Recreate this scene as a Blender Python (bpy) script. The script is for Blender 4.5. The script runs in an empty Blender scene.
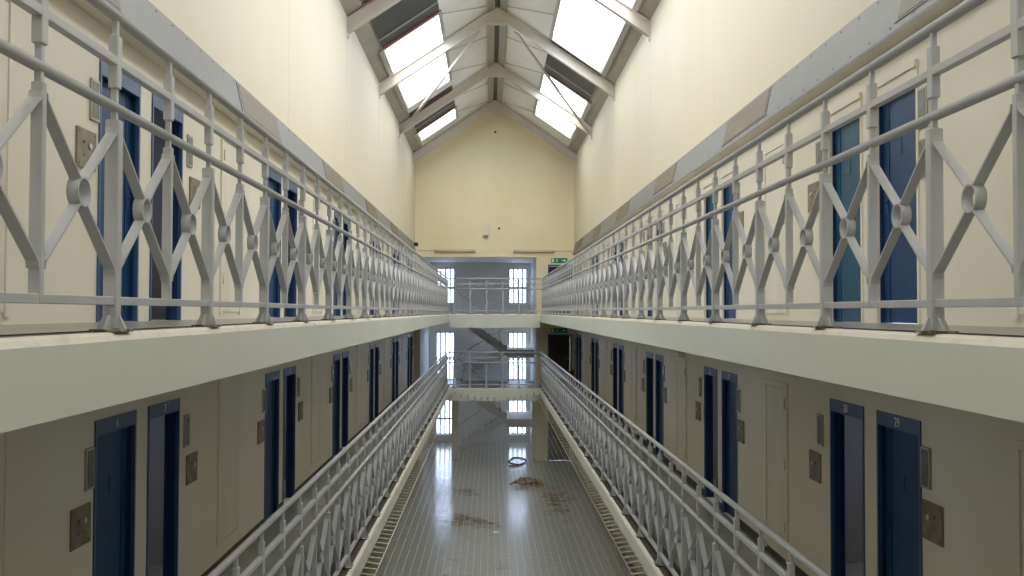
import bpy, math, random
from mathutils import Matrix, Vector
random.seed(7)
D = bpy.data
SC = bpy.context.scene
COL = SC.collection
PI = math.pi

# ------------------------------------------------------------------ camera, sky, exposure
cam = D.cameras.new('camera'); cam.sensor_width = 36; cam.lens = 932.09 / 1024 * 36
cam.clip_start = .05; cam.clip_end = 300
camo = D.objects.new('camera', cam); COL.objects.link(camo)
ya, pit, rol = math.radians(1.347), math.radians(1.4631), math.radians(.1595)
fw = Vector((math.sin(ya) * math.cos(pit), math.cos(ya) * math.cos(pit), math.sin(pit)))
rt = Vector((math.cos(ya), -math.sin(ya), 0)); up = rt.cross(fw)
r2 = rt * math.cos(rol) + up * math.sin(rol); u2 = -rt * math.sin(rol) + up * math.cos(rol)
mw = Matrix((r2, u2, -fw)).transposed().to_4x4(); mw.translation = Vector((-.1756, 0, .09))
camo.matrix_world = mw
SC.camera = camo
SC.view_settings.view_transform = 'Standard'
SC.view_settings.look = 'None'
SC.view_settings.gamma = 1
SC.view_settings.use_curve_mapping = False
SC.view_settings.exposure = 0.1
SC.cycles.max_bounces = 14; SC.cycles.diffuse_bounces = 9; SC.cycles.transparent_max_bounces = 12
SC.cycles.use_denoising = True
SC.cycles.sample_clamp_indirect = 12

SKY = 9.0
world = D.worlds.new('sky'); SC.world = world; world.use_nodes = True
wn = world.node_tree; wn.nodes.clear()
wo = wn.nodes.new('ShaderNodeOutputWorld'); wb = wn.nodes.new('ShaderNodeBackground')
tc = wn.nodes.new('ShaderNodeTexCoord'); sx = wn.nodes.new('ShaderNodeSeparateXYZ')
rp = wn.nodes.new('ShaderNodeValToRGB')
rp.color_ramp.elements[0].position = .10; rp.color_ramp.elements[0].color = (.66, .78, 1.0, 1)
rp.color_ramp.elements[1].position = .5; rp.color_ramp.elements[1].color = (1, .975, .93, 1)
wn.links.new(tc.outputs['Generated'], sx.inputs[0]); wn.links.new(sx.outputs['Z'], rp.inputs[0])
wn.links.new(rp.outputs[0], wb.inputs[0]); wb.inputs[1].default_value = SKY
wn.links.new(wb.outputs[0], wo.inputs[0])

# ------------------------------------------------------------------ dimensions (upper gallery floor z = 0, hall axis x = 0)
W, V = 3.216, 1.725            # half width of hall, of the open well
LOW, GR = -2.81, -5.9          # lower gallery floor, ground floor
YN, YE, YG, YB = -4.0, 35.5, 37.62, 43.0   # near wall, end of well, gable wall, stairwell back wall
PP, P0 = 5.4506, 8.245         # pitch and phase of the pairs of cell doors
RS, RA = .68, 8.5              # roof slope and apex
WT = .12
def zr(x): return RA - RS * abs(x)

# portals where daylight comes in: skylights and stair windows
SKL = {-1: [(-1.0, 3.5), (9.5, 18.6), (22.9, 29.6), (33.6, 35.3)], 1: [(-1.0, 3.5), (8.5, 13.9), (14.3, 25.0), (28.4, 34.6)]}  # stretches nearer than the first rafter are unseen, sized for the light
WIN = [(-2.2, 1.28, 1.64), (1.11, 1.28, 1.64), (-2.26, -1.95, 2.2), (1.11, -1.95, 2.2), (-2.26, -4.75, 1.6), (1.11, -4.75, 1.6)]  # x, z centre, height
WW = .84
def portal(loc, rot, sx_, sy_):
    l = D.lights.new('daylight_portal', 'AREA'); l.shape = 'RECTANGLE'; l.size = sx_; l.size_y = sy_
    l.cycles.is_portal = True
    o = D.objects.new('daylight_portal', l); COL.objects.link(o); o.location = loc; o.rotation_euler = rot
SX0, SX1 = 1.43, 2.86
ang = math.atan(RS)
for s in (-1, 1):
    for a, b in SKL[s]:
        xm = s * (SX0 + SX1) / 2
        portal((xm, (a + b) / 2, zr(xm) + .12), (0, s * ang, 0), (SX1 - SX0) / math.cos(ang), b - a)
for x, z, h in WIN:
    portal((x, YB + .2, z), (-PI / 2, 0, 0), WW, h)

# ------------------------------------------------------------------ materials
def mat(name, col, rough=.6, metal=0, noise=0, nscale=3, col2=None, stretch=(1, 1, 1), bump=0, bscale=40, spec=.5, lo=.35, hi=.7, detail=5):
    m = D.materials.new(name); m.use_nodes = True; nt = m.node_tree; b = nt.nodes['Principled BSDF']
    b.inputs['Base Color'].default_value = (*col, 1); b.inputs['Roughness'].default_value = rough
    b.inputs['Metallic'].default_value = metal; b.inputs['Specular IOR Level'].default_value = spec
    if col2 is not None or bump:
        tc = nt.nodes.new('ShaderNodeTexCoord'); mp = nt.nodes.new('ShaderNodeMapping')
        mp.inputs['Scale'].default_value = stretch; nt.links.new(tc.outputs['Object'], mp.inputs[0])
    if col2 is not None:
        n = nt.nodes.new('ShaderNodeTexNoise'); n.inputs['Scale'].default_value = nscale; n.inputs['Detail'].default_value = detail
        nt.links.new(mp.outputs[0], n.inputs['Vector'])
        r = nt.nodes.new('ShaderNodeValToRGB'); r.color_ramp.elements[0].position = lo; r.color_ramp.elements[1].position = hi
        r.color_ramp.elements[0].color = (*col, 1); r.color_ramp.elements[1].color = (*col2, 1)
        nt.links.new(n.outputs[0], r.inputs[0]); nt.links.new(r.outputs[0], b.inputs['Base Color'])
    if bump:
        n2 = nt.nodes.new('ShaderNodeTexNoise'); n2.inputs['Scale'].default_value = bscale; nt.links.new(mp.outputs[0], n2.inputs['Vector'])
        bp = nt.nodes.new('ShaderNodeBump'); bp.inputs['Strength'].default_value = bump; bp.inputs['Distance'].default_value = .01
        nt.links.new(n2.outputs[0], bp.inputs['Height']); nt.links.new(bp.outputs[0], b.inputs['Normal'])
    return m
M = {}
M['wall'] = mat('cream_wall_paint', (.80, .755, .655), .55, col2=(.76, .705, .60), nscale=1.0, stretch=(1, 1, .3), lo=.4, hi=.8)
M['upwall'] = mat('upper_cream_wall_paint', (.72, .665, .525), .55, col2=(.69, .63, .48), nscale=.8, stretch=(1, 1, .5), lo=.35, hi=.8)
M['gable'] = mat('yellow_cream_wall_paint', (.88, .80, .56), .6, col2=(.84, .74, .48), nscale=.7, stretch=(1, 1, .5), bump=.1)
M['stairwall'] = mat('stairwell_wall_paint', (.76, .76, .74), .6, col2=(.7, .70, .69), nscale=1)
M['panel'] = mat('duct_panel_paint', (.80, .76, .68), .5, col2=(.72, .66, .56), nscale=2.5, stretch=(1, 1, .2))
M['fascia'] = mat('pale_green_fascia_paint', (.79, .83, .765), .45, col2=(.74, .78, .71), nscale=1.5, stretch=(1, .4, 1))
M['curb'] = mat('cream_curb_paint', (.80, .76, .66), .5, col2=(.52, .44, .32), nscale=5, lo=.58, hi=.85)
M['dark_strip'] = mat('dark_brown_floor_edge', (.045, .036, .03), .6, col2=(.09, .07, .055), nscale=9)
M['gfloor'] = mat('grey_gallery_floor', (.24, .24, .21), .35, col2=(.17, .165, .14), nscale=2.2)
M['soffit'] = mat('cream_soffit_paint', (.55, .53, .44), .6, col2=(.5, .48, .4), nscale=2)
M['rail'] = mat('light_grey_gloss_paint', (.54, .56, .60), .35, col2=(.49, .51, .55), nscale=6, lo=.4, hi=.75)
M['plate'] = mat('rusty_foot_plate', (.09, .07, .06), .6, col2=(.42, .38, .33), nscale=14, lo=.45, hi=.6)
M['blue'] = mat('dark_blue_gloss_paint', (.005, .052, .165), .4, col2=(.004, .042, .135), nscale=3, spec=.3)
M['blueframe'] = mat('blue_frame_paint', (.055, .12, .26), .4, col2=(.04, .09, .20), nscale=5)
M['navy'] = mat('navy_reveal', (.012, .035, .12), .4)  # darker blue than the frame face, for liner and stops
M['teal'] = mat('teal_blue_door_paint', (.006, .085, .165), .4, col2=(.005, .07, .14), nscale=3, spec=.3)
M['black'] = mat('black_paint', (.012, .012, .013), .5)
M['steel'] = mat('dull_steel_plate', (.30, .26, .2), .42, metal=.5, col2=(.2, .17, .13), nscale=8)
M['slotgrey'] = mat('grey_slot_glass', (.20, .21, .20), .25, col2=(.13, .14, .14), nscale=6)
M['knob'] = mat('worn_chrome_button', (.6, .6, .58), .3, metal=.8)
M['red'] = mat('red_paint', (.35, .03, .02), .4)
M['white'] = mat('white_paint', (.8, .8, .78), .4)
M['truss'] = mat('cream_steel_paint', (.64, .585, .50), .5, col2=(.55, .48, .38), nscale=2, lo=.55, hi=.9)
M['roof'] = mat('pale_roof_lining', (.82, .79, .72), .7, col2=(.76, .72, .64), nscale=1.2)
M['gutter'] = mat('grey_beige_wall_plate', (.42, .38, .31), .6, col2=(.36, .32, .26), nscale=1.5)
M['galv'] = mat('grey_metal_frame', (.42, .41, .38), .4, metal=.2)
M['dark'] = mat('dark_grey_vent_metal', (.045, .047, .05), .5, col2=(.06, .06, .062), nscale=4)
M['red_edge'] = mat('red_oxide_edge', (.30, .10, .07), .6)
M['trunk'] = mat('grey_trunking_paint', (.205, .203, .20), .5, col2=(.19, .19, .188), nscale=3)
M['diffuser'] = mat('aged_beige_diffuser', (.14, .105, .058), .5, col2=(.17, .13, .075), nscale=5, stretch=(1, .3, 3))
M['green'] = mat('exit_green', (.0, .28, .12), .4)
M['wood'] = mat('dark_brown_door', (.035, .018, .012), .5)
M['brown'] = mat('brown_cardboard', (.30, .15, .06), .8, col2=(.10, .045, .02), nscale=9)
M['net'] = mat('galvanised_net_wire', (.52, .51, .44), .45, metal=.2)
M['tab'] = mat('net_fixing_paint', (.46, .42, .31), .5, col2=(.26, .17, .08), nscale=5)
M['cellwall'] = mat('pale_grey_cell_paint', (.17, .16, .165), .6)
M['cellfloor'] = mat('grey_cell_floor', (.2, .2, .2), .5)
M['screw'] = mat('dark_screw', (.1, .1, .1), .5)
M['tube'] = mat('yellowed_light_cover', (.62, .56, .38), .4)

def glass(nm='window_glass', tint=(.95, .96, .96, 1)):
    m = D.materials.new(nm); m.use_nodes = True; nt = m.node_tree; nt.nodes.clear()
    o = nt.nodes.new('ShaderNodeOutputMaterial'); mx = nt.nodes.new('ShaderNodeMixShader')
    t = nt.nodes.new('ShaderNodeBsdfTransparent'); g = nt.nodes.new('ShaderNodeBsdfGlossy')
    t.inputs[0].default_value = tint; g.inputs['Roughness'].default_value = .1; mx.inputs[0].default_value = .06
    nt.links.new(t.outputs[0], mx.inputs[1]); nt.links.new(g.outputs[0], mx.inputs[2]); nt.links.new(mx.outputs[0], o.inputs[0])
    return m
M['glass'] = glass(); M['obscured'] = glass('tinted_stair_glass', (.82, .86, .93, 1))

STAINS = [(-1.05, 27.0, .75, 1.3, .42), (-.15, 26.6, .6, .9, .3), (-1.0, 31.2, .7, 1.0, .3), (-1.3, 20.4, 1.3, 1.0, .4), (.1, 22.2, .35, .5, .25), (1.9, 29.5, .5, 3.0, .3)]
def ground_mat():
    m = D.materials.new('polished_grey_vinyl'); m.use_nodes = True; nt = m.node_tree; b = nt.nodes['Principled BSDF']; L = nt.links.new
    tc = nt.nodes.new('ShaderNodeTexCoord')
    mp = nt.nodes.new('ShaderNodeMapping'); mp.inputs['Scale'].default_value = (.8, .75, 1); L(tc.outputs['Object'], mp.inputs[0])
    n = nt.nodes.new('ShaderNodeTexNoise'); n.inputs['Scale'].default_value = .55; n.inputs['Detail'].default_value = 3; n.inputs['Roughness'].default_value = .5; L(mp.outputs[0], n.inputs['Vector'])
    r = nt.nodes.new('ShaderNodeValToRGB'); e = r.color_ramp.elements
    e[0].position = .56; e[0].color = (.44, .455, .45, 1); e[1].position = .82; e[1].color = (.20, .13, .075, 1)
    prev = None
    for cx, cy, rx, ry, amp in STAINS:
        m1 = nt.nodes.new('ShaderNodeMapping'); m1.inputs['Location'].default_value = (-cx / rx, -cy / ry, 5.9); m1.inputs['Scale'].default_value = (1 / rx, 1 / ry, 1)
        L(tc.outputs['Object'], m1.inputs[0]); ln = nt.nodes.new('ShaderNodeVectorMath'); ln.operation = 'LENGTH'; L(m1.outputs[0], ln.inputs[0])
        mr = nt.nodes.new('ShaderNodeMapRange'); mr.inputs[1].default_value = 1.2; mr.inputs[2].default_value = 0; mr.inputs[3].default_value = 0; mr.inputs[4].default_value = amp
        L(ln.outputs['Value'], mr.inputs[0])
        if prev is None: prev = mr.outputs[0]
        else:
            ad = nt.nodes.new('ShaderNodeMath'); ad.operation = 'ADD'; L(prev, ad.inputs[0]); L(mr.outputs[0], ad.inputs[1]); prev = ad.outputs[0]
    n4 = nt.nodes.new('ShaderNodeTexNoise'); n4.inputs['Scale'].default_value = 3.2; n4.inputs['Detail'].default_value = 5; L(mp.outputs[0], n4.inputs['Vector'])
    sm0 = nt.nodes.new('ShaderNodeMath'); sm0.operation = 'MULTIPLY_ADD'; L(n4.outputs[0], sm0.inputs[0]); sm0.inputs[1].default_value = .9; L(prev, sm0.inputs[2])
    L(sm0.outputs[0], r.inputs[0])
    n3 = nt.nodes.new('ShaderNodeTexNoise'); n3.inputs['Scale'].default_value = 9; n3.inputs['Detail'].default_value = 4; L(tc.outputs['Object'], n3.inputs['Vector'])
    mx = nt.nodes.new('ShaderNodeMixRGB'); mx.blend_type = 'MULTIPLY'; mx.inputs[0].default_value = .35; L(r.outputs[0], mx.inputs[1]); L(n3.outputs[0], mx.inputs[2])
    L(mx.outputs[0], b.inputs['Base Color'])
    rr = nt.nodes.new('ShaderNodeMapRange'); rr.inputs[1].default_value = .3; rr.inputs[2].default_value = .75; rr.inputs[3].default_value = .13; rr.inputs[4].default_value = .24
    L(n4.outputs[0], rr.inputs[0]); L(rr.outputs[0], b.inputs['Roughness'])
    n2 = nt.nodes.new('ShaderNodeTexNoise'); n2.inputs['Scale'].default_value = 2.5; L(tc.outputs['Object'], n2.inputs['Vector'])
    bp = nt.nodes.new('ShaderNodeBump'); bp.inputs['Strength'].default_value = .12; bp.inputs['Distance'].default_value = .02
    L(n2.outputs[0], bp.inputs['Height']); L(bp.outputs[0], b.inputs['Normal'])
    return m
M['ground'] = ground_mat()

# ------------------------------------------------------------------ mesh builder
class MB:
    def __init__(s): s.v = []; s.f = []; s.m = []; s.sm = []
    def face(s, idx, mi=0, smooth=False): s.f.append(idx); s.m.append(mi); s.sm.append(smooth)
    def box(s, x0, x1, y0, y1, z0, z1, mi=0):
        if x0 > x1: x0, x1 = x1, x0
        n = len(s.v)
        s.v += [(x, y, z) for x in (x0, x1) for y in (y0, y1) for z in (z0, z1)]
        for q in ((0, 1, 3, 2), (4, 6, 7, 5), (0, 4, 5, 1), (2, 3, 7, 6), (0, 2, 6, 4), (1, 5, 7, 3)): s.face([n + i for i in q], mi)
        return s
    def cbox(s, x0, x1, y0, y1, z0, z1, c=.004, mi=0):
        # box with chamfered vertical and horizontal edges (three stacked rings)
        if x0 > x1: x0, x1 = x1, x0
        def ring(z, k):
            a, b2, c2, d = x0 + k, x1 - k, y0 + k, y1 - k
            return [(a + c, c2, z), (b2 - c, c2, z), (b2, c2 + c, z), (b2, d - c, z), (b2 - c, d, z), (a + c, d, z), (a, d - c, z), (a, c2 + c, z)]
        n = len(s.v); rs = [ring(z0, c), ring(z0 + c, 0), ring(z1 - c, 0), ring(z1, c)]
        for r in rs: s.v += r
        for k in range(3):
            for i in range(8):
                j = (i + 1) % 8; s.face([n + k * 8 + i, n + k * 8 + j, n + k * 8 + 8 + j, n + k * 8 + 8 + i], mi)
        s.face([n + i for i in range(7, -1, -1)], mi); s.face([n + 24 + i for i in range(8)], mi)
        return s
    def tube(s, a, b, r, n=12, mi=0, caps=True, r2=None):
        a = Vector(a); b = Vector(b); d = (b - a).normalized(); r2 = r if r2 is None else r2
        h = Vector((0, 0, 1)) if abs(d.z) < .9 else Vector((1, 0, 0))
        p = d.cross(h).normalized(); q = d.cross(p); k = len(s.v)
        for c, rr in ((a, r), (b, r2)):
            for i in range(n):
                t = 2 * PI * i / n; s.v.append(tuple(c + p * math.cos(t) * rr + q * math.sin(t) * rr))
        for i in range(n):
            j = (i + 1) % n; s.face([k + i, k + j, k + n + j, k + n + i], mi, n > 4)
        if caps: s.face([k + i for i in range(n - 1, -1, -1)], mi); s.face([k + n + i for i in range(n)], mi)
        return s
    def path(s, pts, r, n=8, mi=0):
        for a, b in zip(pts, pts[1:]): s.tube(a, b, r, n, mi)
        return s
    def prism(s, poly, a, b, axis='y', mi=0):
        # poly: list of 2D points; axis y: (x,z) extruded over y; axis x: (y,z) over x; axis z: (x,y) over z
        n = len(s.v); k = len(poly)
        for t in (a, b):
            for (u, w) in poly: s.v.append({'y': (u, t, w), 'x': (t, u, w), 'z': (u, w, t)}[axis])
        for i in range(k):
            j = (i + 1) % k
            s.face([n + i, n + j, n + k + j, n + k + i], mi[i] if isinstance(mi, (list, tuple)) else mi)
        m0 = mi[0] if isinstance(mi, (list, tuple)) else mi
        s.face([n + i for i in range(k - 1, -1, -1)], m0); s.face([n + k + i for i in range(k)], m0)
        return s
    def bar(s, a, b, w, t, mi=0, side=Vector((1, 0, 0))):
        # flat bar a->b, width w along side, thickness t
        a = Vector(a); b = Vector(b); d = (b - a).normalized(); q = d.cross(side).normalized(); n = len(s.v)
        for c in (a, b):
            for i, j in ((-1, -1), (1, -1), (1, 1), (-1, 1)): s.v.append(tuple(c + side * i * w / 2 + q * j * t / 2))
        for i in range(4):
            j = (i + 1) % 4; s.face([n + i, n + j, n + 4 + j, n + 4 + i], mi)
        s.face([n + 3, n + 2, n + 1, n], mi); s.face([n + 4, n + 5, n + 6, n + 7], mi)
        return s
    def mesh(s, name, mats):
        me = D.meshes.new(name); me.from_pydata(s.v, [], s.f); me.polygons.foreach_set('material_index', s.m); me.polygons.foreach_set('use_smooth', s.sm)
        for m in (mats if isinstance(mats, (list, tuple)) else [mats]): me.materials.append(M[m] if isinstance(m, str) else m)
        me.update()
        import bmesh
        bm = bmesh.new(); bm.from_mesh(me); bmesh.ops.recalc_face_normals(bm, faces=bm.faces); bm.to_mesh(me); bm.free()
        return me
    def obj(s, name, mats, parent=None, loc=None):
        o = D.objects.new(name, s.mesh(name, mats)); COL.objects.link(o)
        if parent is not None: o.parent = parent
        if loc is not None: o.location = loc
        return o
def inst(name, me, parent=None, loc=(0, 0, 0), rz=0):
    o = D.objects.new(name, me); COL.objects.link(o); o.location = loc; o.rotation_euler = (0, 0, rz)
    if parent is not None: o.parent = parent
    return o
def empty(name, loc, rz=0):
    o = D.objects.new(name, None); COL.objects.link(o); o.location = loc; o.rotation_euler = (0, 0, rz); o.empty_display_size = .1
    return o
def tag(o, label=None, cat=None, group=None, kind=None):
    for k, v in (('label', label), ('category', cat), ('group', group), ('kind', kind)):
        if v: o[k] = v
    return o
def struct(o): o['kind'] = 'structure'; return o
ORD = ['nearest', 'second nearest', 'third nearest', 'fourth nearest', 'fifth nearest', 'farthest']
SIDE = {-1: 'left', 1: 'right'}

# ------------------------------------------------------------------ setting: walls, floors, roof
NP = 6
DW = .83; DG = .145; DH = 2.05
def door_ys():
    out = []
    for k in range(NP):
        c = P0 + k * PP
        out.append((c - DG - DW, c - DG)); out.append((c + DG, c + DG + DW))
    return out
for s in (-1, 1):
    b = MB(); xa, xb = s * W, s * (W + WT)
    b.box(xa, xb, YN, YG, GR, LOW)
    for z0, z1 in ((LOW, 0), (0, 6.36)):
        b.box(xa, xb, YN, YG, z0 + DH, z1)
        y = YN
        for a, c in door_ys():
            b.box(xa, xb, y, a, z0, z0 + DH); y = c
        b.box(xa, xb, y, YG, z0, z0 + DH)
    b.box(xa - s * .002, xb, YN, YG, 2.8, 6.36, 1)
    struct(b.obj('wall_' + SIDE[s], ['wall', 'upwall']))
    # joints in the upper wall plaster
    b = MB()
    for y in (2.8, 8.4, 14.0, 19.6, 25.25, 30.9):
        b.box(s * (W - .004), s * W, y - .012, y + .012, 2.9, 6.0)
    struct(b.obj('trim_%d' % (1 if s < 0 else 2), 'upwall'))
    # black skirtings on both galleries
    b = MB()
    for z0 in (LOW,):
        y = YN
        for a, c in door_ys() + [(YG, YG)]:
            b.box(s * (W - .012), s * W, y, a - .02, z0, z0 + .11); y = c + .02
    struct(b.obj('baseboard_' + SIDE[s], 'dark_strip'))

# gallery slabs: section with nosing, dark edge strip and walking surface
for s in (-1, 1):
    for lev, z0, th in (('upper', 0, .30), ('lower', LOW, .22)):
        v_ = V if lev == 'upper' else V - .02; cw = .055 if lev == 'upper' else .04
        poly = [(v_, z0 - th), (v_, z0 - .035), (v_ + .012, z0 - .012), (v_ + .025, z0 - .002), (v_ + cw, z0), (v_ + cw, z0 - .006), (V + .25, z0 - .006), (V + .25, z0), (W, z0), (W, z0 - th)]
        b = MB(); b.prism([(s * x, z) for x, z in poly], YN, YG, 'y', [0, 1, 1, 1, 2, 2, 2, 3, 3, 4])
        struct(b.obj('floor_%s_gallery_%s' % (lev, SIDE[s]), ['fascia', 'curb', 'dark_strip', 'gfloor', 'soffit']))
for lev, z0, th in (('upper', 0, .52), ('lower', LOW, .49)):
    b = MB()
    poly = [(YE, z0 - th), (YE, z0 - .035), (YE + .012, z0 - .012), (YE + .03, z0), (YE + .2, z0), (YG, z0), (YG, z0 - .3), (YE + .35, z0 - .3), (YE + .35, z0 - th)]
    b.prism(poly, -V, V, 'x', [0, 1, 1, 2 if lev == 'lower' else 1, 3, 4, 4, 4, 4])
    b.box(-2.98, 1.70, YG, 39.3, z0 - .3, z0, 3)
    struct(b.obj('floor_%s_landing' % lev, ['fascia', 'curb', 'dark_strip', 'gfloor', 'soffit']))
b = MB(); b.box(-W - .3, W + .3, YN - .2, YB + .2, GR - .2, GR); struct(b.obj('floor', 'ground'))

# gable wall with the stairwell opening and lobby doors
b = MB()
OPL, OPR, OPT = -2.98, 1.70, 2.36
b.prism([(-W, OPT), (W, OPT), (W, 6.36), (0, RA + .05), (-W, 6.36)], YG, YG + .25, 'y')
b.box(-W, OPL, YG, YG + .25, GR, OPT)
DL0, DL1 = 2.16, 3.13
b.box(OPR, DL0, YG, YG + .25, GR, OPT)
b.box(DL1, W, YG, YG + .25, GR, OPT)
for z0, hh in ((0, 2.0), (LOW, 2.0), (GR, 2.2)):
    b.box(DL0, DL1, YG, YG + .25, z0 + hh, OPT if z0 == 0 else (0 if z0 == LOW else LOW))
struct(b.obj('wall_gable', 'gable'))
b = MB()  # picture-rail joint and centre joint on the gable
b.box(-W, W, YG - .012, YG, 3.015, 3.04); b.box(.045, .06, YG - .008, YG, 3.04, 8.2)
b.box(-2.98, 1.7, YG - .02, YG + .2, 2.30, 2.36)
struct(b.obj('trim_3', 'gable'))
# stairwell shell
b = MB()
holes = sorted(set([(x - WW / 2, x + WW / 2) for x, z, h in WIN[:2]]))
def backwall(b):
    cols = {}
    for x, z, h in WIN: cols.setdefault(round(x + .03 if x < 0 else x, 0), []).append((x - WW / 2, x + WW / 2, z - h / 2, z + h / 2))
    # left columns use one common width
    xs = [(-2.66, -1.80), (1.11 - WW / 2, 1.11 + WW / 2)]
    b.box(-3.2, xs[0][0], YB, YB + .3, GR, 2.5); b.box(xs[0][1], xs[1][0], YB, YB + .3, GR, 2.5); b.box(xs[1][1], 2.0, YB, YB + .3, GR, 2.5)
    for (xa, xb), ws in zip(xs, (WIN[0::2], WIN[1::2])):
        z = 2.5
        for _, zc, h in ws:
            b.box(xa, xb, YB, YB + .3, zc + h / 2, z); z = zc - h / 2
        b.box(xa, xb, YB, YB + .3, GR, z)
backwall(b)
struct(b.obj('wall_back', 'stairwall'))
b = MB(); b.box(-3.2, -2.98, YG + .25, YB, GR, 2.5); b.box(1.70, 1.95, YG + .25, YB, GR, 2.5); struct(b.obj('wall_stairwell', 'stairwall'))
b = MB(); b.box(-3.2, 2.0, YG + .25, YB + .3, 2.36, 2.6); struct(b.obj('ceiling_stairwell', 'roof'))
b = MB(); b.box(-W - .15, W + .15, YN - .3, YN, GR, 9.0); struct(b.obj('wall_near', 'wall'))

# ground floor pillars under the landing
for nm, x0, x1 in (('left', -1.72, -1.42), ('right', 1.55, 1.9)):
    b = MB(); b.cbox(x0, x1, 37.95, 38.4, GR, LOW - .3, .02)
    tag(b.obj('pillar', 'panel'), 'square cream %s pillar on the ground floor under the end landing' % nm, 'pillar', kind='structure')

# roof lining with openings for skylights
b = MB(); RT = .1
def slab(s, xa, xb, y0, y1, mi=0, t=RT, dz=0):
    b.prism([(s * xa, zr(xa) + dz), (s * xb, zr(xb) + dz), (s * xb, zr(xb) + t + dz), (s * xa, zr(xa) + t + dz)], y0, y1, 'y', mi)
for s in (-1, 1):
    slab(s, .0, SX0, YN, YG + .25, 0); slab(s, SX1, W + .15, YN, YG + .25, 1)
    y = YN
    for a, c in SKL[s] + [(YG + .25, YG + .25)]:
        slab(s, SX0, SX1, y, a, 0); y = c
struct(b.obj('ceiling', ['roof', 'gutter']))
# ridge: two grey plates and a dark slot
rg = empty('ridge_ventilator', (0, 18, 8.3)); tag(rg, 'long grey ridge ventilator with a dark slot along the roof apex', 'roof ventilator')
for s in (-1, 1):
    b = MB(); b.prism([(s * .07, zr(.07) - .07), (s * .27, zr(.27) - .05), (s * .27, zr(.27) - .002), (s * .07, zr(.07) - .002)], YN - 18, YG - 18, 'y')
    b.v = [(x, y, z - 8.3) for x, y, z in b.v]; b.obj('side_plate', 'galv', rg)
b = MB(); b.prism([(-.07, zr(.07) - .06), (.07, zr(.07) - .06), (.07, zr(.07) - .01), (-.07, zr(.07) - .01)], YN - 18, YG - 18, 'y'); b.v = [(x, y, z - 8.3) for x, y, z in b.v]; b.obj('slot', 'dark', rg)

wi = 0
for s in (-1, 1):
    for k, (a, c) in enumerate(SKL[s]):
        wi += 1
        r = empty('window_%d' % wi, (s * (SX0 + SX1) / 2, a, zr((SX0 + SX1) / 2))); struct(r)
        ox, oy, oz = r.location
        def ob(b, n, m):
            b.v = [(x - ox, y - oy, z - oz) for x, y, z in b.v]; return b.obj(n, m, r)
        b = MB()
        def rail(xa, xb, y0, y1, d0=-.06, d1=.12):
            b.prism([(s * xa, zr(xa) + d0), (s * xb, zr(xb) + d0), (s * xb, zr(xb) + d1), (s * xa, zr(xa) + d1)], y0, y1, 'y')
        rail(SX0 - .03, SX0 + .05, a - .05, c + .05); rail(SX1 - .05, SX1 + .06, a - .05, c + .05)
        rail(SX0 + .05, SX1 - .05, a - .05, a + .05); rail(SX0 + .05, SX1 - .05, c - .05, c + .05)
        ob(b, 'window_frame', 'galv')
        n = max(1, round((c - a) / 1.75)); b = MB()
        for i in range(1, n):
            y = a + (c - a) * i / n; b2 = b
            b.prism([(s * SX0, zr(SX0) + .04), (s * SX1, zr(SX1) + .04), (s * SX1, zr(SX1) + .07), (s * SX0, zr(SX0) + .07)], y - .008, y + .008, 'y')
        if n > 1: ob(b, 'glazing_bar', 'galv')
        b = MB(); b.prism([(s * SX0, zr(SX0) + .075), (s * SX1, zr(SX1) + .075), (s * SX1, zr(SX1) + .083), (s * SX0, zr(SX0) + .083)], a, c, 'y'); ob(b, 'pane', 'glass')
# dark louvred vent panels between the skylights
for s, a, c, txt in ((-1, 18.75, 19.5, 'short dark vent panel just before the nearest visible rafter, left slope'), (-1, 19.9, 22.8, 'wide dark vent panel on the left slope nearest the camera'),
                (-1, 30.4, 30.85, 'thin dark vent panel before the third rafter, left slope'), (-1, 31.1, 33.5, 'dark vent panel near the gable on the left slope'),
                (1, 25.1, 25.3, 'thin dark vent strip before the second rafter, right slope'), (1, 25.45, 28.3, 'wide dark vent panel on the right slope beyond the second rafter')):
    b = MB(); xm = (SX0 + SX1) / 2; z0 = zr(xm)
    def pl(d0, d1, y0, y1, mi, xa=SX0 + .02, xb=SX1 - .02):
        b.prism([(s * (xa - xm), RS * (xm - xa) + d0), (s * (xb - xm), RS * (xm - xb) + d0), (s * (xb - xm), RS * (xm - xb) + d1), (s * (xa - xm), RS * (xm - xa) + d1)], y0 - a, y1 - a, 'y', mi)
    pl(-.03, -.002, a, c, 0)
    if c - a > 1: pl(-.06, -.03, c - .75, c - .69, 1); pl(-.05, -.03, a + .3, a + .36, 0)
    pl(-.07, -.03, c - .05, c, 2)
    b.v = [(x if s > 0 else x, y, z) for x, y, z in b.v]
    o = b.obj('vent_panel', ['dark', 'galv', 'red_edge'], None, (s * xm, a, z0)); tag(o, txt, 'vent panel')

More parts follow.
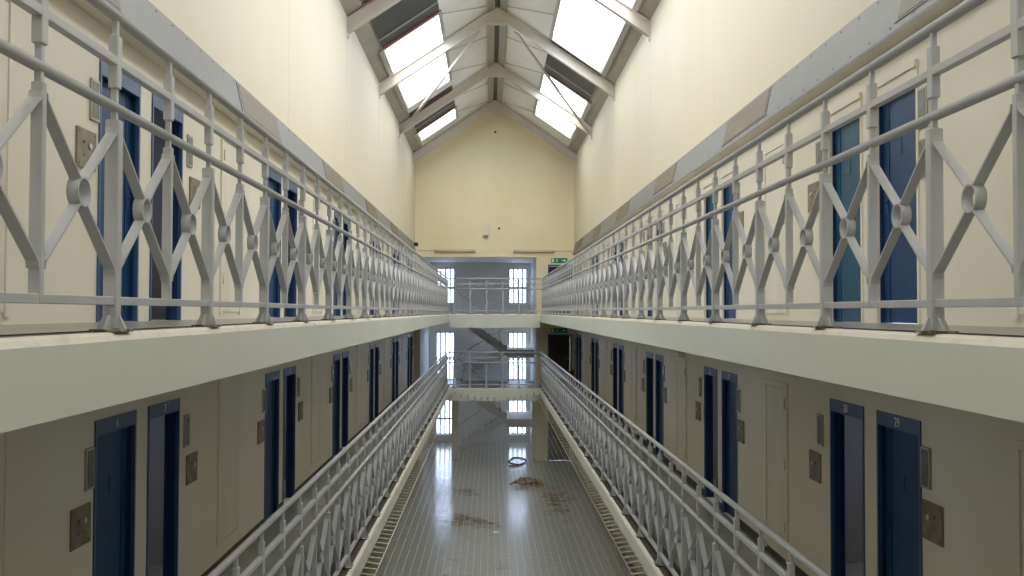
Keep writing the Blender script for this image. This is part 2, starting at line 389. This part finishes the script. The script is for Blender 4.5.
# rafters
TY = [19.65, 25.3, 30.95, 36.45]
for i, y in enumerate(TY):
    r = empty('roof_rafter', (0, y, 6.0)); tag(r, ['cream steel rafter frame nearest the camera, cut by the top of the picture', 'second cream rafter frame, its whole apex in view', 'third cream rafter frame, at the feet of the diagonal braces', 'cream rafter frame standing against the yellow gable wall'][i], 'rafter', 'rafter frames along the roof')
    for s in (-1, 1):
        b = MB()
        b.prism([(s * W, .28), (0, 2.42), (0, 1.94), (s * .26, 1.94), (s * W, -.05)], -.012, .012, 'y')
        b.prism([(s * W, .28), (0, 2.42), (0, 2.395), (s * W, .255)], -.08, .08, 'y')
        b.prism([(s * W, -.05), (s * .26, 1.94), (0, 1.94), (0, 1.965), (s * .26, 1.97), (s * W, -.02)], -.08, .08, 'y')
        b.obj('rafter_beam', 'truss', r)
        b = MB(); b.box(s * (W - .02), s * W, -.09, .09, -.12, .28); b.tube((s * (W - .05), 0, -.09), (s * W, 0, -.09), .018, 8); b.obj('end_plate', 'truss', r)
# diagonal braces and thin tie rods
for s in (-1, 1):
    b = MB(); b.tube((s * 3.08, 30.85, 6.08), (s * .5, 25.55, 7.83), .045, 10); b.v = [(x - s * 3.08, y - 30.85, z - 6.08) for x, y, z in b.v]
    tag(b.obj('diagonal_brace', 'truss', None, (s * 3.08, 30.85, 6.08)), 'cream tubular diagonal brace under the %s roof slope' % SIDE[s], 'roof brace')
    for k, y in enumerate(TY[:3]):
        b = MB(); p = (s * .28, y + 2.2, zr(.28) - .05); b.tube(p, (s * 1.4, y + 1.1, zr(1.4) - .05), .012, 6)
        tag(b.obj('tie_rod', 'galv'), 'thin tie rod just beyond the %s rafter on the %s roof lining' % (['nearest', 'second', 'third'][k], SIDE[s]), 'tie rod')
        b = MB(); b.tube((s * .28, y + 5.1, zr(.28) - .05), (s * 1.4, y + 3.4, zr(1.4) - .05), .012, 6)
        tag(b.obj('tie_rod', 'galv'), 'thin tie rod midway between rafters beyond the %s one, %s roof lining' % (['nearest', 'second', 'third'][k], SIDE[s]), 'tie rod')

# ------------------------------------------------------------------ stair windows with bars
for i, (x, z, h) in enumerate(WIN):
    wi += 1
    if x < 0: x = -2.23
    ww = .86 if x < 0 else WW
    r = empty('window_%d' % wi, (x, YB, z - h / 2)); struct(r)
    b = MB()
    for xa, xb in ((-ww / 2, -ww / 2 + .05), (ww / 2 - .05, ww / 2)): b.box(xa, xb, .08, .16, 0, h)
    b.box(-ww / 2, ww / 2, .08, .16, 0, .05); b.box(-ww / 2, ww / 2, .08, .16, h - .05, h); b.box(-ww / 2, ww / 2, .1, .14, h * .42, h * .42 + .05)
    b.obj('window_frame', 'galv', r)
    b = MB()
    for q in range(1, 4): xx = -ww / 2 + ww * q / 4; b.cbox(xx - .035, xx + .035, .03, .07, 0, h, .004)
    b.box(-ww / 2, ww / 2, .035, .065, h * .45, h * .45 + .05)
    b.obj('window_bars', 'galv', r)
    b = MB(); b.box(-ww / 2, ww / 2, .15, .156, 0, h); b.obj('pane', 'obscured', r)
    b = MB(); b.box(-ww / 2 - .04, ww / 2 + .04, -.08, 0, -.05, 0); b.obj('window_sill', 'white', r)

# ------------------------------------------------------------------ stairs behind the landings
def flight(x0, z0, x1, z1, y0, y1, label):
    r = empty('stair_flight', (x0, y0, z0)); tag(r, label, 'stairs', kind='structure')
    n = 9; dx = (x1 - x0) / n; dz = (z1 - z0) / n
    b = MB()
    for i in range(n): b.box(i * dx, (i + 1) * dx, .04, y1 - y0 - .04, (i + 1) * dz - .05 if dz > 0 else i * dz - .05, (i + 1) * dz if dz > 0 else i * dz); b.box(i * dx, i * dx + .02 * (1 if dx > 0 else -1), .04, y1 - y0 - .04, i * dz - .02, (i + 1) * dz)
    b.prism([(0, -.30), (0, -.27), (x1 - x0, z1 - z0 - .27), (x1 - x0, z1 - z0 - .30)], .0, y1 - y0, 'y', 1)
    b.obj('treads', ['gfloor', 'white'], r)
    for yy in (0, y1 - y0 - .04):
        b = MB(); b.prism([(0, -.26), (0, .10), (x1 - x0, z1 - z0 + .10), (x1 - x0, z1 - z0 - .26)], yy, yy + .04, 'y'); b.obj('stringer', 'white', r)
    b = MB(); X, Z = x1 - x0, z1 - z0
    b.tube((0, .02, .95), (X, .02, Z + .95), .025, 8); b.obj('handrail', 'rail', r)
    b = MB()
    for i in range(1, 7): t = i / 7; b.tube((X * t, .02, Z * t), (X * t, .02, Z * t + .95), .012, 6)
    b.obj('balusters', 'rail', r)
for z0, z1, nm in ((LOW, 0, 'upper'), (GR, LOW, 'lower')):
    zm = (z0 + z1) / 2 - .12
    flight(-1.6, z0, .55, zm, 41.3, 42.3, 'far stair flight rising to the right from the %s floor' % ('gallery' if z0 == LOW else 'ground'))
    flight(.55, zm, -1.6, z1, 39.9, 40.9, 'near stair flight rising to the left behind the %s landing' % nm)
    b = MB(); b.box(.55, 1.70, 39.8, YB - .12, zm - .35, zm); tag(b.obj('floor_half_landing', 'stairwall'), kind='structure')
    b = MB(); b.box(-1.75, -1.6, 39.3, 41.0, z1 - .25, z1); tag(b.obj('floor_stair_head', 'gfloor'), kind='structure')

# ------------------------------------------------------------------ railings
RH = 1.355
def post_meshes(main, rot=False):
    b = MB()
    if main: b.cbox(-.03, .03, -.025, .025, .012, .905, .004)
    else: b.cbox(-.022, .022, -.016, .016, .115, .905, .003)
    b.box(-.012, .012, -.012, .012, .90, 1.05); b.box(-.011, .011, -.011, .011, 1.26, 1.345)
    if main:
        for sy in (-1, 1):
            b.prism([(sy * .022, .012), (sy * .075, .012), (sy * .03, .07), (sy * .022, .07)], -.006, .006, 'x')
            b.prism([(sy * .028, .012), (sy * .062, .012), (sy * .034, .07), (sy * .028, .07)], -.006, .006, 'y')
    me = b.mesh('post' if main else 'baluster', 'rail')
    return me
POST = post_meshes(True); BAL = post_meshes(False)
blk = MB().cbox(-.02, .02, -.025, .025, 1.04, 1.27, .004).mesh('collar_block', 'rail')
ft = MB().box(-.06, .06, -.085, .085, 0, .012).mesh('base_plate', 'plate')
def lattice_mesh(half):
    b = MB(); n = 20; ro, ri, w = .060, .052, .023
    k = len(b.v)
    for i in range(n):
        t = 2 * PI * i / n
        for rr in (ro, ri):
            for xx in (-w, w): b.v.append((xx, rr * math.cos(t), rr * math.sin(t)))
    for i in range(n):
        j = (i + 1) % n; a = k + 4 * i; c = k + 4 * j
        b.face([a, a + 1, c + 1, c], 0, True); b.face([a + 2, c + 2, c + 3, a + 3], 0, True)
        b.face([a, c, c + 2, a + 2]); b.face([a + 1, a + 3, c + 3, c + 1])
    hy = half - .022
    for sy in (-1, 1):
        for sz in (-1, 1):
            p0 = (0, sy * .030, sz * .050); p1 = (0, sy * (hy - .006), sz * .288); p2 = (0, sy * (hy + .0), sz * .315)
            b.bar(p0, p1, .046, .009); b.bar(p1, p2, .046, .009)
    return b.mesh('cross_lattice', 'rail')
def railing(name, loc, rz, ys, mains, L0, L1, label, grp, lat_half):
    """ys: positions of the posts along local y; mains: set of indexes that are full posts"""
    r = empty(name, loc, rz); tag(r, label, 'railing', grp)
    for nm, rad, z in (('top_handrail', .0245, RH), ('lower_handrail', .0225, .96)):
        b = MB().tube((0, L0, z), (0, L1, z), rad, 16); b.obj(nm, 'rail', r)
    MB().cbox(-.019, .019, L0, L1, 1.137, 1.175, .003).obj('middle_rail', 'rail', r)
    MB().cbox(-.020, .020, L0, L1, .114, .150, .003).obj('bottom_rail', 'rail', r)
    lm = lattice_mesh(lat_half)
    for i, y in enumerate(ys):
        m = i in mains
        p = inst('post' if m else 'baluster', POST if m else BAL, r, (0, y, 0))
        inst('collar_block', blk, p)
        if m: inst('base_plate', ft, p)
        if i + 1 < len(ys): inst('cross_lattice', lm, r, (0, y + lat_half, .555))
    return r
RX, SP = 1.787, .668
for s in (-1, 1):
    ph = 4.013 if s < 0 else 4.063
    for lev, z0 in (('upper', 0), ('lower', LOW)):
        k0 = -3 if lev == 'upper' else 2
        ys = []; k = k0
        while ph + k * SP < YE - .05: ys.append(ph + k * SP); k += 1
        mains = {i for i in range(len(ys)) if (i + k0) % 2 == 0}
        ys = [y - ph for y in ys]
        railing('gallery_railing', (s * RX, ph, z0), 0, ys, mains, k0 * SP - .3, YE + .06 - ph, 'long grey crossed-diamond railing along the %s gallery on the %s' % (lev, SIDE[s]), 'railings along the galleries', SP / 2)
for lev, z0 in (('upper', 0), ('lower', LOW)):
    st = .62
    railing('landing_railing', (0, YE + .06, z0), PI / 2, [-1.55 + i * st for i in range(6)], set(range(6)), -RX + .03, RX - .03, 'short grey railing across the far end landing at %s gallery level' % lev, 'railings across the far end', st / 2)

# ------------------------------------------------------------------ cell doors
def door_parts(s, kind):
    """local origin: wall face, door centre, floor; +x*s goes into the cell. kind: closed / open"""
    h = DW / 2; b = MB(); out = {}
    # frame: flush liner, jambs and header
    b.box(-s * .012, s * .02, -h, -h + .03, 0, DH); b.box(-s * .012, s * .02, h - .03, h, 0, DH)
    b.box(s * .02, s * WT, -h, -h + .03, 0, DH, 1); b.box(s * .02, s * WT, h - .03, h, 0, DH, 1)
    b.box(s * .02, s * WT, -h + .03, h - .03, DH - .04, DH, 1)
    b.box(-s * .012, s * .02, -h + .03, h - .03, DH - .12, DH)
    out['door_frame'] = b
    b = MB()
    for y0, y1 in ((-h + .03, -h + .045), (h - .045, h - .03)): b.box(s * .10, s * WT, y0, y1, 0, DH - .04)
    b.box(s * .10, s * WT, -h + .045, h - .045, DH - .055, DH - .04)
    out['door_stop'] = b
    return out
FR = {}; FRK = {}
def mk(s, fm):
    if (s, fm) in FR: return FR[(s, fm)]
    p = door_parts(s, ''); h = DW / 2
    fr = p['door_frame'].mesh('door_frame', [fm, 'navy']); st = p['door_stop'].mesh('door_stop', 'navy')
    FR[(s, fm)] = (fr, st); return FR[(s, fm)]
LEAF = {}
def leaf(s, m):
    if (s, m) in LEAF: return LEAF[(s, m)]
    h = DW / 2; b = MB(); b.cbox(s * .05, s * .095, -h + .034, h - .034, .006, DH - .045, .003); b.box(s * .044, s * .052, h - .17, h - .15, .02, DH - .12)
    l = b.mesh('door_leaf', m)
    b = MB(); b.box(s * .046, s * .052, .0, .12, 1.42, 1.56)
    hatch = b.mesh('observation_hatch', m)
    b = MB(); y = h - .12; b.box(s * .040, s * .052, y - .04, y + .04, .95, 1.12); b.tube((s * .03, y, 1.05), (s * .045, y, 1.05), .014, 10)
    lk = b.mesh('lock_case', m)
    LEAF[(s, m)] = (l, hatch, lk); return LEAF[(s, m)]
OPENLEAF = {}
def openleaf(s, m):
    if (s, m) in OPENLEAF: return OPENLEAF[(s, m)]
    h = DW / 2; b = MB(); b.cbox(s * .14, s * .90, -h - .03, -h + .015, .006, DH - .05, .003)
    OPENLEAF[(s, m)] = b.mesh('door_leaf', m); return OPENLEAF[(s, m)]
def number(txt, s, parent, y=0):
    cu = D.curves.new('number', 'FONT'); cu.body = txt; cu.size = .105; cu.align_x = 'CENTER'; cu.align_y = 'CENTER'; cu.extrude = .001
    me_o = D.objects.new('tmp', cu); COL.objects.link(me_o)
    dg = bpy.context.evaluated_depsgraph_get(); me = D.meshes.new_from_object(me_o.evaluated_get(dg)); D.objects.remove(me_o)
    me.materials.clear(); me.materials.append(M['white'])
    o = inst('door_number', me, parent, (-s * .0135, y, DH - .062)); o.rotation_euler = (PI / 2, 0, PI / 2 if s < 0 else -PI / 2)
    return o
di = 0
for s in (-1, 1):
    for lev, z0 in (('upper', 0), ('lower', LOW)):
        for k in range(NP):
            c = P0 + k * PP
            for q in (0, 1):       # q 0: door nearer the camera (shut), 1: farther door (standing open)
                di += 1
                y = c + (-1 if q == 0 else 1) * (DG + DW / 2)
                r = empty('door_%d' % di, (s * W, y, z0)); struct(r)
                r['label'] = '%s cell door of the %s pair on the %s %s gallery' % ('shut blue' if q == 0 else 'open blue-framed', ORD[k], lev, SIDE[s])
                upr = (s > 0 and lev == 'upper')
                fm = 'wall' if upr else 'blueframe'
                fr, st = mk(s, fm); inst('door_frame', fr, r); inst('door_stop', st, r)
                if q == 0 or upr:
                    l, ht, lk = leaf(s, 'teal' if (upr and q) else 'blue')
                    lo = inst('door_leaf', l, r); inst('observation_hatch', ht, lo); inst('lock_case', lk, lo)
                else:
                    inst('door_leaf', openleaf(s, 'blue'), r)
                if lev == 'lower' and k < 2:
                    number({(-1, 0, 0): '6', (-1, 0, 1): '7', (-1, 1, 0): '8', (-1, 1, 1): '9', (1, 0, 0): '29', (1, 0, 1): '28', (1, 1, 0): '27', (1, 1, 1): '26'}[(s, k, q)], s, r)
                if upr:
                    b = MB(); b.box(-s * .03, 0, -DW / 2, DW / 2, DH + .0, DH + .055); b.obj('header_strip', 'panel', r)
# open cells seen through the far doors
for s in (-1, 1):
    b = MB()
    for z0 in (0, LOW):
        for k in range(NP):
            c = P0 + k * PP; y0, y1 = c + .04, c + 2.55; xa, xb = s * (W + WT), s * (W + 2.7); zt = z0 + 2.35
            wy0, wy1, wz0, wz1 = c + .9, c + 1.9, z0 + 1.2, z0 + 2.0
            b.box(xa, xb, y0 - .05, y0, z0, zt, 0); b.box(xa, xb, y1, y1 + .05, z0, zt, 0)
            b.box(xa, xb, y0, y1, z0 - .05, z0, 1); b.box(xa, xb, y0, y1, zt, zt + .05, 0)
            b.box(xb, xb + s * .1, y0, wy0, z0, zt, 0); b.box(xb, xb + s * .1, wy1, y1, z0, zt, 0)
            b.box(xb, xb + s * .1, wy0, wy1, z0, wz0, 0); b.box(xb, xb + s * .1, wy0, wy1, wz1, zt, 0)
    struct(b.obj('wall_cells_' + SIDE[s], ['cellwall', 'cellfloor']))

# lobby doors in the gable wall
for z0, hh, nm in ((0, 2.0, 'upper'), (LOW, 2.0, 'lower'), (GR, 2.2, 'ground')):
    di += 1
    r = empty('door_%d' % di, ((DL0 + DL1) / 2, YG, z0)); struct(r); hw = (DL1 - DL0) / 2
    r['label'] = 'dark door at the %s right end beside the stairwell' % nm
    b = MB(); b.box(-hw, -hw + .06, -.02, .25, 0, hh); b.box(hw - .06, hw, -.02, .25, 0, hh); b.box(-hw + .06, hw - .06, -.02, .25, hh - .06, hh)
    b.obj('door_frame', 'blueframe', r)
    b = MB(); b.cbox(-hw + .065, hw - .065, .14, .19, .005, hh - .065, .003); b.obj('door_leaf', 'wood', r)
    b = MB(); b.tube((hw - .14, .06, 1.02), (hw - .14, .14, 1.02), .012, 8); b.tube((hw - .14, .07, 1.02), (hw - .26, .07, 1.02), .011, 8); b.obj('door_handle', 'knob', r)

# ------------------------------------------------------------------ wall fittings beside each pair of doors
def fit_meshes(s):
    b = MB(); b.cbox(-s * .016, 0, -.165, .165, -.15, .15, .005); pl = b.mesh('control_plate', 'steel')
    b = MB(); b.tube((-s * .016, .05, .03), (-s * .026, .05, .03), .024, 12); kb = b.mesh('push_button', 'knob')
    b = MB(); b.tube((-s * .016, -.05, .05), (-s * .022, -.05, .05), .012, 10); rd = b.mesh('indicator', 'red')
    sc = MB().tube((-s * .016, 0, 0), (-s * .019, 0, 0), .009, 8).mesh('screw', 'screw')
    b = MB(); b.cbox(-s * .018, 0, -.075, .075, -.16, .16, .004); fr = b.mesh('slot_case', 'galv')
    b = MB(); b.box(-s * .021, -s * .017, -.055, .055, -.14, .14); sl = b.mesh('slot_window', 'slotgrey')
    return pl, kb, rd, sc, fr, sl
FM = {s: fit_meshes(s) for s in (-1, 1)}
for s in (-1, 1):
    pl, kb, rd, sc, fr, sl = FM[s]
    for lev, z0 in (('upper', 0), ('lower', LOW)):
        for k in range(NP):
            c = P0 + k * PP
            for q, (yp, ysl) in enumerate(((-1.21, -1.07) if s < 0 else (-1.16, -1.06), (1.37, 1.19) if s < 0 else (1.41, 1.25))):
                where = 'beside the %s door of the %s pair, %s %s gallery' % ('near' if q == 0 else 'far', ORD[k], lev, SIDE[s])
                p = inst('control_plate', pl, None, (s * W, c + yp, z0 + 1.30))
                tag(p, 'square steel call-button plate %s' % where, 'control plate', 'call plates on the %s %s wall' % (lev, SIDE[s]))
                if k < 4: inst('push_button', kb, p); inst('indicator', rd, p)
                if k < 2:
                    for yy, zz in ((-.13, -.12), (.13, -.12), (-.13, .12), (.13, .12), (-.05, -.05), (.07, -.06)): inst('screw', sc, p, (0, yy, zz))
                p = inst('wall_slot', fr, None, (s * W, c + ysl, z0 + 1.70))
                tag(p, 'narrow upright slot window %s' % where, 'slot window', 'slot windows on the %s %s wall' % (lev, SIDE[s]))
                inst('slot_pane', sl, p)
# duct access panels midway between pairs of cells
for s in (-1, 1):
    for lev, z0 in (('upper', 0), ('lower', LOW)):
        tall = (lev == 'lower' and s < 0)
        ht, zb = (2.06, .27) if tall else (2.04, .05)
        b = MB()
        if not tall:
            b.box(-s * .02, 0, -.43, -.37, zb, zb + ht); b.box(-s * .02, 0, .37, .43, zb, zb + ht); b.box(-s * .02, 0, -.37, .37, zb + ht - .06, zb + ht)
        else:
            b.box(-s * .01, 0, -.44, -.42, zb, zb + ht); b.box(-s * .01, 0, .42, .44, zb, zb + ht); b.box(-s * .01, 0, -.42, .42, zb, zb + .02)
        fr = b.mesh('panel_frame', 'wall')
        b = MB(); b.cbox(-s * (.012 if tall else .014), 0, -.36 if not tall else -.41, .36 if not tall else .41, zb + .03, zb + ht - .07, .003)
        pn = b.mesh('panel_sheet', 'panel')
        b = MB()
        for zz in (.35, 1.05, 1.75): b.tube((-s * .022, -.365, z_ := zb + zz), (-s * .022, -.365, zb + zz + .12), .012, 8)
        hg = b.mesh('hinge', 'truss')
        for k in range(-1, NP):
            y = P0 + PP / 2 + k * PP
            if y > YG - .6: continue
            r = empty('duct_access_panel', (s * W, y, z0))
            tag(r, 'tall cream duct access panel, %s from the camera on the %s %s wall' % (['first', 'second', 'third', 'fourth', 'fifth', 'sixth', 'seventh'][k + 1], lev, SIDE[s]), 'access panel', 'access panels between the cells, %s %s' % (lev, SIDE[s]))
            inst('panel_frame', fr, r); inst('panel_sheet', pn, r)
            if not tall: inst('hinge', hg, r)
            else: MB().box(-s * .012, 0, -.2, .2, zb + ht + .0, zb + ht + .03).obj('vent_slit', 'black', r)

# ------------------------------------------------------------------ lighting trunking with aged luminaires
ZT0, ZT1 = 2.33, 2.80
LC = 11.95; LP = 5.6
for s in (-1, 1):
    sec = [(.003, ZT1), (.05, ZT1), (.15, ZT0 + .03), (.15, ZT0), (.003, ZT0)]
    r = empty('lighting_trunking', (s * W, 16, ZT0)); tag(r, 'grey sloping metal trunking run along the %s wall above the cells' % SIDE[s], 'trunking')
    b = MB(); b.prism([(-s * x, z - ZT0) for x, z in sec], YN - 16 + .1, 36.6 - 16, 'y', [0, 0, 0, 1, 1]); b.obj('casing', ['trunk', 'wall'], r)
    sm = MB().tube((-s * -.003, 0, 0), (-s * .005, 0, .002), .010, 6).mesh('screw', 'screw')
    y = 6.2
    while y < 24:
        for t in (.10, .90):
            x = .05 + .10 * t; z = ZT1 + (ZT0 + .03 - ZT1) * t
            inst('screw', sm, r, (-s * x, y - 16, z - ZT0))
        y += .42
    for k in range(-1, 4 if s < 0 else 5):
        y = LC + k * LP
        x0, zc = s * (W - .10), (ZT0 + ZT1) / 2 + .015
        r2_ = empty('trunking_light', (x0, y, zc)); tag(r2_, 'unlit beige rectangular light, %s in the %s wall trunking' % (['nearest', 'second nearest', 'third nearest', 'fourth nearest', 'fifth nearest', 'farthest'][k + 1], SIDE[s]), 'wall light', 'lights in the %s trunking' % SIDE[s])
        def P(t, d): # t 0 top .. 1 bottom of slope, d outward
            return (-s * (.05 + .10 * t - .10 + d), ZT1 + (ZT0 + .03 - ZT1) * t - zc + d * .3)
        b = MB(); b.prism([P(.06, .0), P(.06, .008), P(.86, .008), P(.86, .0)], -1.03, 1.03, 'y'); b.obj('housing', 'trunk', r2_)
        b = MB(); b.prism([P(.10, .007), P(.10, .012), P(.82, .012), P(.82, .007)], -.97, .97, 'y'); b.obj('diffuser', 'diffuser', r2_)
# small dark box of unsettled kind, modelled like a camera, on the end of the left trunking
r = empty('trunking_end_box', (-W + .27, 34.9, 2.60)); tag(r, 'small dark box on the far end of the left trunking', 'camera')
b = MB(); b.cbox(-.07, .07, -.14, .14, -.06, .07, .01); b.obj('housing', 'dark', r)
b = MB(); b.tube((.0, -.14, 0), (0, -.18, 0), .035, 12); b.obj('lens', 'black', r)  # short dark tube on the front of the box
b = MB(); b.tube((-.14, .05, 0), (-.06, .05, 0), .02, 8); b.obj('bracket', 'white', r)

# gable fittings
for nm, x0 in (('left', -2.42), ('right', .77)):
    r = empty('batten_light', (x0 + .83, YG, 2.54)); tag(r, 'long yellowed batten light on the gable, %s one above the stairwell opening' % nm, 'batten light')
    b = MB(); b.cbox(-.83, .83, -.05, 0, -.02, .06, .006); b.obj('housing', 'tube', r)
    b = MB(); b.tube((-.79, -.075, -.02), (.79, -.075, -.02), .026, 12); b.obj('lamp_tube', 'tube', r)
    b = MB()
    for x in (-.81, .81): b.box(x - .02, x + .02, -.10, 0, -.05, .03)
    b.obj('lamp_holder', 'galv', r)
for s_, xa, xb in (('left', -W + .1, -2.42), ('right', 2.43, W - .1)):
    b = MB(); b.tube((xa, YG - .015, 2.56), (xb, YG - .015, 2.56), .012, 8); tag(b.obj('conduit', 'tube'), 'thin horizontal conduit from the %s trunking to the batten light' % s_, 'conduit')
r = empty('alarm_bracket', (-.3, YG, 3.15)); tag(r, 'small rusty alarm box with upright bracket on the gable wall', 'alarm')
b = MB(); b.cbox(-.16, .02, -.08, 0, -.06, .04, .01); b.obj('box', 'steel', r)
b = MB(); b.box(.04, .10, -.03, 0, -.05, .48); 
for i in range(5): b.box(.02, .12, -.045, 0, .02 + i * .1, .05 + i * .1)
b.obj('bracket', 'panel', r)
for x, z, t in ((.015, 7.37, 'small dark round vent high near the gable apex'), (.18, 3.46, 'small dark round fixing hole beside the alarm bracket')):
    b = MB().tube((0, -.015, 0), (0, 0, 0), .045, 14); tag(b.obj('wall_vent', 'black', None, (x, YG, z)), t, 'vent')
# EXIT signs (running figure, arrow, text)
for z, nm in ((2.17, 'upper'), (-.66, 'lower')):
    r = empty('exit_sign', (2.62, YG, z)); tag(r, 'green running-man exit sign above the %s dark end door' % nm, 'exit sign')
    b = MB(); b.cbox(-.33, .33, -.03, 0, -.10, .10, .004); b.obj('board', 'green', r)
    b = MB(); y = -.034
    b.prism([(-.30, -.07), (-.22, -.07), (-.22, .07), (-.30, .07)], y, y + .005, 'y')       # door blank
    b.tube((-.09, y, .055), (-.09, y + .004, .055), .016, 10)
    b.bar((-.09, y + .002, .035), (-.11, y + .002, -.01), .004, .03, side=Vector((0, 1, 0)))
    for p, q_ in (((-.11, -.01), (-.16, -.06)), ((-.11, -.01), (-.07, -.065)), ((-.09, .03), (-.05, .0)), ((-.095, .03), (-.14, .015))):
        b.bar((p[0], y + .002, p[1]), (q_[0], y + .002, q_[1]), .004, .014, side=Vector((0, 1, 0)))
    b.obj('running_figure', 'white', r)
    b = MB(); b.prism([(.10, -.02), (.20, -.02), (.20, -.06), (.28, 0), (.20, .06), (.20, .02), (.10, .02)], y, y + .005, 'y')
    b.obj('arrow', 'white', r)
r = empty('fire_extinguisher', (3.10, YG - .18, LOW)); tag(r, 'red fire extinguisher standing by the lower dark end door', 'fire extinguisher')
b = MB(); b.tube((0, 0, .02), (0, 0, .50), .08, 16); b.tube((0, 0, .50), (0, 0, .57), .08, 16, r2=.03); b.tube((0, 0, 0), (0, 0, .02), .07, 16); b.obj('cylinder', 'red', r)
b = MB(); b.tube((0, 0, .57), (0, 0, .62), .02, 8); b.box(-.015, .015, -.10, .02, .61, .63); b.path([(.03, 0, .6), (.10, 0, .55), (.105, 0, .3)], .01, 6); b.obj('valve', 'black', r)
# notice boards beside
b = MB(); b.cbox(-.17, .17, -.02, 0, -.28, .28, .004); 
# bulkhead lamps under the right gallery, fixed on the wall above the panel
for k, y in enumerate((16.4,)):
    r = empty('bulkhead_light', (W, y, -.64)); tag(r, 'small white oval bulkhead light high on the lower right wall', 'bulkhead light')
    b = MB(); b.cbox(-.05, 0, -.17, .17, -.06, .05, .02); b.obj('base', 'white', r)
    b = MB(); b.cbox(-.09, -.045, -.14, .14, -.045, .035, .02); b.obj('cover', 'white', r)

# ------------------------------------------------------------------ safety net over the well
NZ = LOW - .25
r = empty('safety_net', (0, 18, NZ)); tag(r, 'sagging wire safety net stretched across the well below the lower gallery', 'safety net')
NX = 1.54
def sag(x): return -.20 * (1 - (x / NX) ** 2)
b = MB(); step = .0975; n = 32
xs = [-NX + 2 * NX * i / n for i in range(n + 1)]
Y0n, Y1n = 1.5, YE - .12
def wire(pts, w):
    for a, c in zip(pts, pts[1:]): b.tube(a, c, w, 3, caps=False)
for x in xs: wire([(x, Y0n - 18, sag(x)), (x, Y1n - 18, sag(x))], .0021 if abs(x) < NX - .01 else .007)
y = Y0n; m = 8
while y <= Y1n:
    wire([(-NX + 2 * NX * i / m, y - 18, sag(-NX + 2 * NX * i / m)) for i in range(m + 1)], .0009); y += step
b.obj('net_mesh', 'net', r)
b = MB()
def hooks(a, c):
    b.bar(a, c, .05, .008, side=Vector((0, 1, 0)) if abs(a[0] - c[0]) > .01 else Vector((1, 0, 0)))
y = 2.0
while y < Y1n:
    for s in (-1, 1): hooks((s * (V + .02), y - 18, .028), (s * NX, y - 18, -.0))
    y += .25
x = -1.5
while x < 1.55:
    hooks((x, YE - 18, sag(x) + .10), (x, YE - .13 - 18, sag(x))); x += .25
ho = b.obj('fixing_tabs', 'tab', r); ho['kind'] = 'stuff'

# ------------------------------------------------------------------ litter on the ground floor
def heap(name, loc, rx, ry, h, m, label, cat, seed, n=9):
    rnd = random.Random(seed); r = empty(name, loc); tag(r, label, cat)
    for i in range(n):
        b = MB(); a = rnd.uniform(0, 2 * PI); d = rnd.random() ** .6
        cx, cy = rx * d * math.cos(a) * .8, ry * d * math.sin(a) * .8; z = h * (1 - d) + .01
        w, l = rnd.uniform(.18, .34), rnd.uniform(.14, .3); t = rnd.uniform(0, PI)
        pts = []; g = 4
        for u in range(g):
            for v in range(g):
                uu, vv = (u / (g - 1) - .5) * 2 * w, (v / (g - 1) - .5) * 2 * l
                x_ = cx + uu * math.cos(t) - vv * math.sin(t); y_ = cy + uu * math.sin(t) + vv * math.cos(t)
                pts.append((x_, y_, max(.004, z + rnd.uniform(-.05, .07) - .25 * (uu * uu + vv * vv))))
        k = len(b.v); b.v += pts; b.v += [(x_, y_, z_ + .008) for x_, y_, z_ in pts]
        for u in range(g - 1):
            for v in range(g - 1):
                q = [k + u * g + v, k + u * g + v + 1, k + (u + 1) * g + v + 1, k + (u + 1) * g + v]
                b.face(q); b.face([i_ + g * g for i_ in q][::-1])
        ed = [u * g for u in range(g)] + [(g - 1) * g + v for v in range(1, g)] + [u * g + g - 1 for u in range(g - 2, -1, -1)] + [v for v in range(g - 2, 0, -1)]
        for i0, i1 in zip(ed, ed[1:] + ed[:1]): b.face([k + i0, k + i1, k + g * g + i1, k + g * g + i0])
        b.obj('crumpled_sheet', m, r)
heap('debris_heap', (1.08, 32.4, GR), .55, .6, .22, 'brown', 'heap of crumpled brown litter on the glossy ground floor under the net', 'litter', 3, 11)
b = MB(); pts = [(.33 * math.cos(t), .9 * math.sin(t), .02) for t in [i * 2 * PI / 26 for i in range(25)]] + [(.0, -1.1, .02), (-.35, -1.2, .02)]
b.path([(x * (1 + .12 * math.sin(i)), y, z) for i, (x, y, z) in enumerate(pts)], .028, 8)
tag(b.obj('hose', 'black', None, (.95, 37.5, GR)), 'loose loop of black cable lying on the ground floor by the right pillar', 'cable')
b = MB(); pts = [(-.5, -.3, .01), (-.2, .5, .015), (.2, 0, .01), (.5, .9, .015), (.55, -.5, .01), (.1, -.9, .01), (-.4, -.8, .01)]
b.path(pts, .012, 6); tag(b.obj('wire_loop', 'red', None, (2.0, 30.5, GR)), 'tangle of thin red-brown wire on the ground floor at the right edge', 'wire')
b = MB(); b.prism([(-.08, -.06), (.09, -.04), (.07, .07), (-.05, .08)], 0, .006, 'z'); tag(b.obj('paper_scrap', 'white', None, (.0, 25.5, GR)), 'small white paper scrap on the middle of the ground floor', 'paper')
